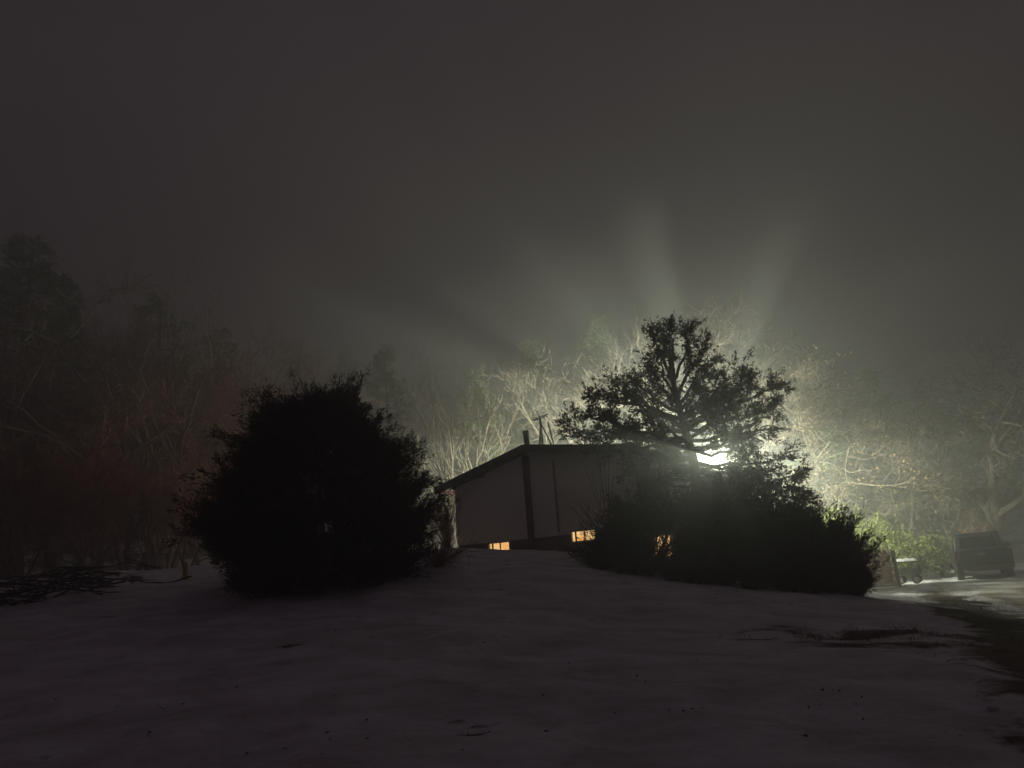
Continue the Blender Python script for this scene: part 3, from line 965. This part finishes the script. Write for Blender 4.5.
# ------------------------------------------------------------------ smaller plants
def small_shrub(px, py, Y, H, W, label, mat, twm, n=120, name='leafy_shrub', leaves=1500, bl=.12, bw=.05):
    random.seed(int(px))
    b0 = at(px, py, Y); b0.z = gn(b0.x, b0.y) - .03
    t = thing(name, label, 'shrub', b0)
    wd = MB(); tips = []
    for i in range(n):
        a = random.uniform(0, 6.283); r_ = W * random.random() ** .6; h_ = H * (1 - .5 * (r_ / W) ** 2) * random.uniform(.6, 1.05)
        tip = Vector((math.cos(a) * r_, math.sin(a) * r_, h_))
        pts = bez(Vector((random.uniform(-.006, .006), random.uniform(-.006, .006), 0)), Vector((tip.x * .3, tip.y * .3, h_ * .6)), tip, 6)
        wd.tube(pts, [.012 - .0017 * q for q in range(6)], 3, False)
        for q in range(3):
            p = pts[random.randint(2, 5)]; e_ = p + (Vector((tip.x, tip.y, h_)).normalized() + rvec(.7)) * .3
            wd.tube([p, e_], [.006, .002], 3, False)
        tips += [tuple(pts[k]) for k in (3, 4, 5)]
    wd.build('branches', twm, t)
    if leaves:
        tp = np.array(tips); idx = rng.integers(0, len(tp), leaves)
        f = MB(); f.blades(tp[idx] + rng.normal(size=(leaves, 3)) * .16, rng.normal(size=(leaves, 3)) + np.array([0, 0, .3]), bl * rng.uniform(.6, 1.3, leaves), bw)
        f.build('foliage', mat, t)
    return t


small_shrub(447, 556, 25.6, 2.6, .9, 'lit grey twiggy shrub squeezed between the round evergreen and the house corner', M['tan_leaf'], M['grey_twig'], 90, 'bare_shrub', 500, .09, .03)
small_shrub(866, 552, 35.5, 3.0, 2.6, 'bright green lit shrub behind the ragged end of the shrub row', M['green_leaf'], M['grey_twig'], 150, leaves=12000, bl=.15, bw=.05)
small_shrub(908, 552, 36, 2.0, 1.8, 'yellow green lit shrub above the garden cart', M['green_leaf'], M['grey_twig'], 90, leaves=6000, bl=.15, bw=.05)
small_shrub(938, 552, 37.5, 1.9, 1.2, 'small yellow green shrub left of the truck', M['green_leaf'], M['grey_twig'], 50, leaves=2000, bl=.15, bw=.05)
small_shrub(978, 540, 41, 3.4, 1.0, 'rust coloured leafy bush above the cab of the truck', M['rust_leaf'], M['red_twig'], 30, leaves=350, bl=.16, bw=.08)
small_shrub(832, 552, 35.5, 3.2, 2.0, 'green lit shrub glimpsed through the lower branches of the cedar', M['green_leaf'], M['grey_twig'], 90, leaves=9000, bl=.15, bw=.05)
small_shrub(770, 552, 37, 2.6, 2.4, 'lit shrub in the glow behind the cedar, nearest the lamp pole', M['green_leaf'], M['grey_twig'], 90, leaves=9000, bl=.15, bw=.05)
small_shrub(612, 574, 19.5, 3.0, 1.2, 'leafless dark bush against the house wall right of the middle lit window', M['bark'], M['bark'], 20, 'bare_shrub', 0)
small_shrub(440, 585, 14.8, .5, .6, 'low twiggy weeds at the right foot of the round evergreen', M['red_twig'], M['red_twig'], 60, 'bare_shrub', 0)

# brush pile in the lower left
bpos = ground_hit(28, 600)
random.seed(3)
w = MB()
for i in range(150):
    a = random.uniform(0, 6.283); L = random.uniform(.5, 1.8)
    c = Vector((random.gauss(0, 1.0), random.gauss(0, .6), random.uniform(.02, .45)))
    d = Vector((math.cos(a), math.sin(a), random.uniform(-.1, .25))) * L / 2
    c.z += gn(bpos.x + c.x, bpos.y + c.y) - bpos.z
    w.tube([c - d, c + rvec(.05), c + d], [.022, .014, .005], 4, False)
o = w.build('brush_pile', M['bark'], loc=bpos); tag(o, 'dark heap of cut branches on the snow in the lower left', 'brush pile')

# ------------------------------------------------------------------ woodpile
WY = 30.2
wp = at(872, 572, WY); wp.z = gn(wp.x, wp.y)
yaw = R(-14)
rack = thing('firewood_rack', 'wooden rack holding split firewood at the right end of the shrubs', 'rack', wp, yaw)
RW, RH, RD = 1.6, 1.3, .45
for sx in (-1, 1):
    for sy in (-1, 1):
        w = MB(); w.box((sx * (RW / 2 + .04), sy * (RD / 2 - .04), RH / 2), (.07, .07, RH + .1)); w.build('post', M['wood'], rack)
for sy in (-1, 1):
    w = MB(); w.box((0, sy * (RD / 2 - .04), .10), (RW - .002, .07, .06)); w.build('rail', M['wood'], rack)
rot = Matrix.Rotation(yaw, 3, 'Z')
random.seed(5)
zrow, k = .13, 0
log_src = None
lr = .07
nrow = 0
while zrow + lr < RH + .05:
    off = lr if nrow % 2 else 0
    x = -RW / 2 + lr + off
    while x < RW / 2 - lr + .001:
        r_ = lr * random.uniform(.82, .99)
        if log_src is None:
            w = MB(); ns = 9
            ring = [1 + .12 * random.uniform(-1, 1) for _ in range(ns)]
            vs = [(math.cos(6.283 * i / ns) * ring[i], y, math.sin(6.283 * i / ns) * ring[i]) for y in (-.5, .5) for i in range(ns)]
            w.add(vs, [(i, ns + i, ns + (i + 1) % ns, (i + 1) % ns) for i in range(ns)], 0)
            w.add(vs, [tuple(range(ns)), tuple(range(2 * ns - 1, ns - 1, -1))], 1)
            log_src = w.build('firewood_log', [M['log_bark'], M['log_end']]); o = log_src
        else:
            o = log_src.copy(); COL.objects.link(o)
        q = rot @ Vector((x, random.uniform(-.04, .04), zrow + lr))
        o.location = wp + q
        o.scale = (r_, RD * random.uniform(.9, 1.08), r_)
        o.rotation_euler = (0, 0, yaw + random.uniform(-.02, .02))
        tag(o, 'short brown split log stacked in the firewood rack', 'log', 'logs stacked in the firewood rack')
        x += 2 * lr; k += 1
    zrow += lr * 1.75; nrow += 1

# ------------------------------------------------------------------ garden cart
cp = at(908, 572, 32.0); cp.z = gn(cp.x, cp.y)
ct = thing('garden_cart', 'small snow topped garden cart with dark rails right of the woodpile', 'cart', cp, R(-30))
w = MB(); w.box((0, 0, .38), (.85, .55, .05))
for sx in (-1, 1): w.box((sx * .41, 0, .51), (.03, .55, .21))
for sy in (-1, 1): w.box((0, sy * .265, .50), (.79, .02, .19))
w.build('tray', M['rubber'], ct)
w = MB()
for sx in (-1, 1):
    for sy in (-1, 1): w.tube([(sx * .43, sy * .30, .38), (sx * .40, sy * .30, .86)], .022, 6)
for sy in (-1, 1): w.tube([(-.40, sy * .30, .86), (.40, sy * .30, .86)], .022, 6)
for sx in (-1, 1): w.tube([(sx * .40, -.30, .87), (sx * .40, .30, .87)], .022, 6)
w.build('frame', M['dark_trim'], ct)
for sy in (-1, 1):
    for sx in (-1, 1):
        w = MB()
        ring = [(sx * .28 + math.cos(6.283 * i / 16) * .13, sy * .34, .17 + math.sin(6.283 * i / 16) * .13) for i in range(17)]
        w.tube(ring, .038, 8, False); wo = w.build('wheel', M['rubber'], ct, smooth=True)
        w = MB(); w.tube([(sx * .28, sy * .34 - .03, .17), (sx * .28, sy * .34 + .03, .17)], .10, 12); w.build('rim', M['galv'], wo)
w = MB(); w.tube([(.42, 0, .36), (.75, 0, .5), (.95, 0, .8)], .016, 6); w.tube([(.95, -.12, .8), (.95, .12, .8)], .016, 6); w.build('handle', M['galv'], ct)
random.seed(9)
w = MB(); nn = 12; vs = []
for j in range(nn):
    for i in range(nn):
        u, v = i / (nn - 1), j / (nn - 1)
        e_ = min(u, 1 - u, v, 1 - v)
        vs.append(((u - .5) * .84, (v - .5) * .62, .89 + .09 * min(1, e_ * 5) ** .5 + .015 * random.random()))
w.add(vs, [(j * nn + i, j * nn + i + 1, (j + 1) * nn + i + 1, (j + 1) * nn + i) for j in range(nn - 1) for i in range(nn - 1)])
w.box((0, 0, .885), (.84, .62, .012))
tag(w.build('snow_cap', M['snowcap'], ct, smooth=False), 'white snow lying over the cart top')

# ------------------------------------------------------------------ pickup truck, seen from behind
tp = at(987, 575, 31.5); tp.z = gn(tp.x, tp.y) + .03
tk = thing('pickup_truck', 'dark pickup truck parked on the drive with its tailgate to us', 'truck', tp, R(-27))
# own frame: y forward, x right
TW = 2.02


def prism(prof, x0, x1, taper=None):
    """prof: (y, z) outline seen from the side"""
    n = len(prof); w = MB(); vs = []
    for x in (x0, x1):
        for (y, z) in prof:
            k = 1 if taper is None else taper(z)
            vs.append((x * k, y, z))
    w.add(vs, [tuple(range(n)), tuple(range(2 * n - 1, n - 1, -1))] + [(i, n + i, n + (i + 1) % n, (i + 1) % n) for i in range(n)])
    return w


h = TW / 2
lower = prism([(0, .52), (0, 1.12), (.05, 1.14), (2.0, 1.14), (2.0, 1.14), (5.3, 1.12), (5.45, 1.0), (5.5, .5), (5.0, .42), (4.75, .42), (4.6, .78), (4.1, .78), (3.95, .42), (1.75, .42), (1.6, .78), (1.1, .78), (.95, .42), (.3, .45)], -h, h)
o = lower.build('body', M['truck_paint'], tk); bevel(o, .05, 3)
cabw = prism([(1.95, 1.13), (2.1, 1.78), (2.35, 1.86), (3.3, 1.86), (3.55, 1.78), (4.15, 1.13)], -h * .93, h * .93, lambda z: 1 if z < 1.2 else .86)
o = cabw.build('cab', M['truck_paint'], tk); bevel(o, .05, 3)
cab = o
w = MB(); w.add([(-.68, 1.965, 1.26), (.68, 1.965, 1.26), (.62, 2.055, 1.70), (-.62, 2.055, 1.70), (-.68, 1.985, 1.26), (.68, 1.985, 1.26), (.62, 2.075, 1.70), (-.62, 2.075, 1.70)],
                [(0, 1, 2, 3), (7, 6, 5, 4), (0, 4, 5, 1), (1, 5, 6, 2), (2, 6, 7, 3), (3, 7, 4, 0)])
w.build('rear_window', M['dark_glass'], cab)
for sx in (-1, 1):
    w = MB()
    w.add([(sx * h * .925, 2.25, 1.2), (sx * h * .925, 3.75, 1.2), (sx * h * .82, 3.45, 1.72), (sx * h * .82, 2.3, 1.72),
           (sx * h * .90, 2.25, 1.2), (sx * h * .90, 3.75, 1.2), (sx * h * .795, 3.45, 1.72), (sx * h * .795, 2.3, 1.72)],
          [(0, 1, 2, 3), (7, 6, 5, 4), (0, 4, 5, 1), (1, 5, 6, 2), (2, 6, 7, 3), (3, 7, 4, 0)])
    w.build('side_window', M['dark_glass'], cab)
w = MB(); w.box((0, -.02, .86), (TW - .36, .05, .52)); tg = bevel(w.build('tailgate', M['truck_paint'], tk), .02)
w = MB(); w.box((0, -.055, 1.0), (.24, .03, .07)); bevel(w.build('handle', M['chrome'], tg), .01)
for sx in (-1, 1):
    w = MB(); w.box((sx * (h - .075), -.015, .90), (.12, .05, .40)); bevel(w.build('tail_light', M['taillight'], tk), .015)
w = MB(); w.box((0, -.13, .50), (TW - .06, .18, .16)); bevel(w.build('rear_bumper', M['dark_trim'], tk), .03)
for sx in (-1, 1):
    for y in (1.35, 4.35):
        w = MB(); x = sx * (h - .14)
        w.tube([(x - .13, y, .38), (x - .10, y, .38), (x + .10, y, .38), (x + .13, y, .38)], [.33, .38, .38, .33], 24)
        wo = w.build('wheel', M['rubber'], tk)
        w = MB(); w.tube([(x + sx * .12, y, .38), (x + sx * .137, y, .38)], [.22, .20], 16); w.build('rim', M['chrome'], wo)
    w = MB(); w.box((sx * (h + .13), 3.62, 1.27), (.2, .1, .24)); w.box((sx * (h - .0), 3.62, 1.22), (.16, .05, .05)); bevel(w.build('side_mirror', M['truck_paint'], tk), .02)
w = MB(); w.tube([(-.6, 1.35, .38), (.6, 1.35, .38)], .05, 8); w.tube([(0, 1.35, .38), (0, 1.35, .39)], .14, 10); w.build('rear_axle', M['rubber'], tk)

# ------------------------------------------------------------------ odds and ends
# wooden post by the house corner
pp = at(449, 552, 23.8); pp.z = gn(pp.x, pp.y) - .1
w = MB(); w.box((0, 0, .65), (.11, .11, 1.3)); w.box((0, 0, 1.32), (.15, .15, .04))
tag(bevel(w.build('wooden_post', M['wood'], loc=pp), .008), 'short dark wooden post by the left corner of the house', 'post')
# yellow marker by the woods
ym = ground_hit(185, 579); 
w = MB(); w.tube([(0, 0, -.05), (0, 0, .30), (0, 0, .34)], [.055, .055, .03], 10)
tag(w.build('utility_marker', M['yellow'], loc=(ym.x, ym.y, gn(ym.x, ym.y))), 'small faded yellow marker at the wood edge left of the round evergreen', 'marker')

# leaves and twigs blown over the snow
random.seed(31)
w = MB(); bs, ds = [], []
for i in range(70):
    p = ground_hit(random.uniform(40, 1000), 600 + 168 * random.random() ** 1.3) if i < 60 else Vector((random.uniform(-9, 12), random.uniform(2.5, 20), 0))
    for k in range(random.randint(1, 3)):
        x, y = p.x + random.gauss(0, .12), p.y + random.gauss(0, .12)
        bs.append((x, y, gn(x, y) + .008)); a = random.uniform(0, 6.283); ds.append((math.cos(a), math.sin(a), .12))
w.blades(np.array(bs), np.array(ds), rng.uniform(.015, .05, len(bs)), .018)
for i in range(50):
    x, y = random.uniform(-8, 10), random.uniform(4, 18); a = random.uniform(0, 6.283); L = random.uniform(.05, .16)
    p = Vector((x, y, gn(x, y) + .012)); q = Vector((x + math.cos(a) * L, y + math.sin(a) * L, gn(x + math.cos(a) * L, y + math.sin(a) * L) + .02))
    w.tube([p, q], [.004, .002], 4, False)
tag(w.build('leaf_litter', M['log_bark']), 'scattered dead leaves and twigs lying on the snow', 'leaf litter', kind='stuff')

# dead grass standing through the thawed patches by the drive
random.seed(77)
w = MB(); bs, ds = [], []
for i in range(260):
    if i % 5 == 0:
        p = TG + Vector((random.gauss(0, 1.0), random.gauss(0, .45), 0))
    else:
        p = A + d0 * random.uniform(-11, 6) + side * random.gauss(.35, .45)
    for k in range(random.randint(6, 16)):
        x, y = p.x + random.gauss(0, .06), p.y + random.gauss(0, .06)
        bs.append((x, y, gn(x, y) - .01)); ds.append((random.gauss(0, .5), random.gauss(0, .5), 1))
w.blades(np.array(bs), np.array(ds), rng.uniform(.03, .10, len(bs)), .007)
tag(w.build('dead_grass', M['tan_leaf']), 'tufts of dead grass poking through the thawed strip along the drive', 'grass', kind='stuff')

# ------------------------------------------------------------------ fog
w = MB(); w.box((0, 62, 9.8), (292, 190, 25.6)); hz_ = w.build('haze', M['rubber'])
hz_.data.materials.clear()
mt = bpy.data.materials.new('fog'); mt.use_nodes = True; nt = mt.node_tree; nt.nodes.clear()
o = nt.nodes.new('ShaderNodeOutputMaterial'); v = nt.nodes.new('ShaderNodeVolumePrincipled')
v.inputs['Color'].default_value = (.93, .93, .93, 1)
v.inputs['Density'].default_value = 0.0105
v.inputs['Density Attribute'].default_value = ''
v.inputs['Anisotropy'].default_value = 0.05
v2 = nt.nodes.new('ShaderNodeVolumePrincipled')          # the bigger droplets, which scatter forwards
v2.inputs['Color'].default_value = (.93, .93, .93, 1)
v2.inputs['Density'].default_value = 0.0045
v2.inputs['Density Attribute'].default_value = ''
v2.inputs['Anisotropy'].default_value = 0.88
ad = nt.nodes.new('ShaderNodeAddShader')
nt.links.new(v.outputs[0], ad.inputs[0]); nt.links.new(v2.outputs[0], ad.inputs[1])
nt.links.new(ad.outputs[0], o.inputs['Volume'])
hz_.data.materials.append(mt)
tag(hz_, 'thin night fog lit by the yard lamp', 'fog', kind='stuff')

# ------------------------------------------------------------------ sky: overcast night
wl = bpy.data.worlds.new('World'); sc.world = wl; wl.use_nodes = True
nt = wl.node_tree; bg = nt.nodes['Background']
bg.inputs['Color'].default_value = (1.0, .72, .92, 1)
bg.inputs['Strength'].default_value = 0.0275
tc = nt.nodes.new('ShaderNodeTexCoord'); sp_ = nt.nodes.new('ShaderNodeSeparateXYZ'); nt.links.new(tc.outputs['Generated'], sp_.inputs[0])
cr_ = nt.nodes.new('ShaderNodeValToRGB')      # murk low down, paler cloud overhead
cr_.color_ramp.elements[0].position = 0.05; cr_.color_ramp.elements[0].color = (.42, .29, .38, 1)
cr_.color_ramp.elements[1].position = 0.75; cr_.color_ramp.elements[1].color = (1.0, .71, .92, 1)
nt.links.new(sp_.outputs['Z'], cr_.inputs['Fac']); nt.links.new(cr_.outputs['Color'], bg.inputs['Color'])

# ------------------------------------------------------------------ render
sc.view_settings.view_transform = 'Standard'
sc.view_settings.look = 'None'
sc.view_settings.gamma = 1
sc.view_settings.exposure = 0
cy = sc.cycles
cy.use_denoising = True
try:
    cy.denoiser = 'OPENIMAGEDENOISE'
except Exception:
    pass
cy.max_bounces = 5
cy.diffuse_bounces = 2
cy.glossy_bounces = 2
cy.volume_bounces = 1
cy.use_adaptive_sampling = False
cy.sample_clamp_indirect = 3
cy.sample_clamp_direct = 0
for n_, v_ in (('caustics_reflective', False), ('caustics_refractive', False)):
    try: setattr(cy, n_, v_)
    except Exception: pass
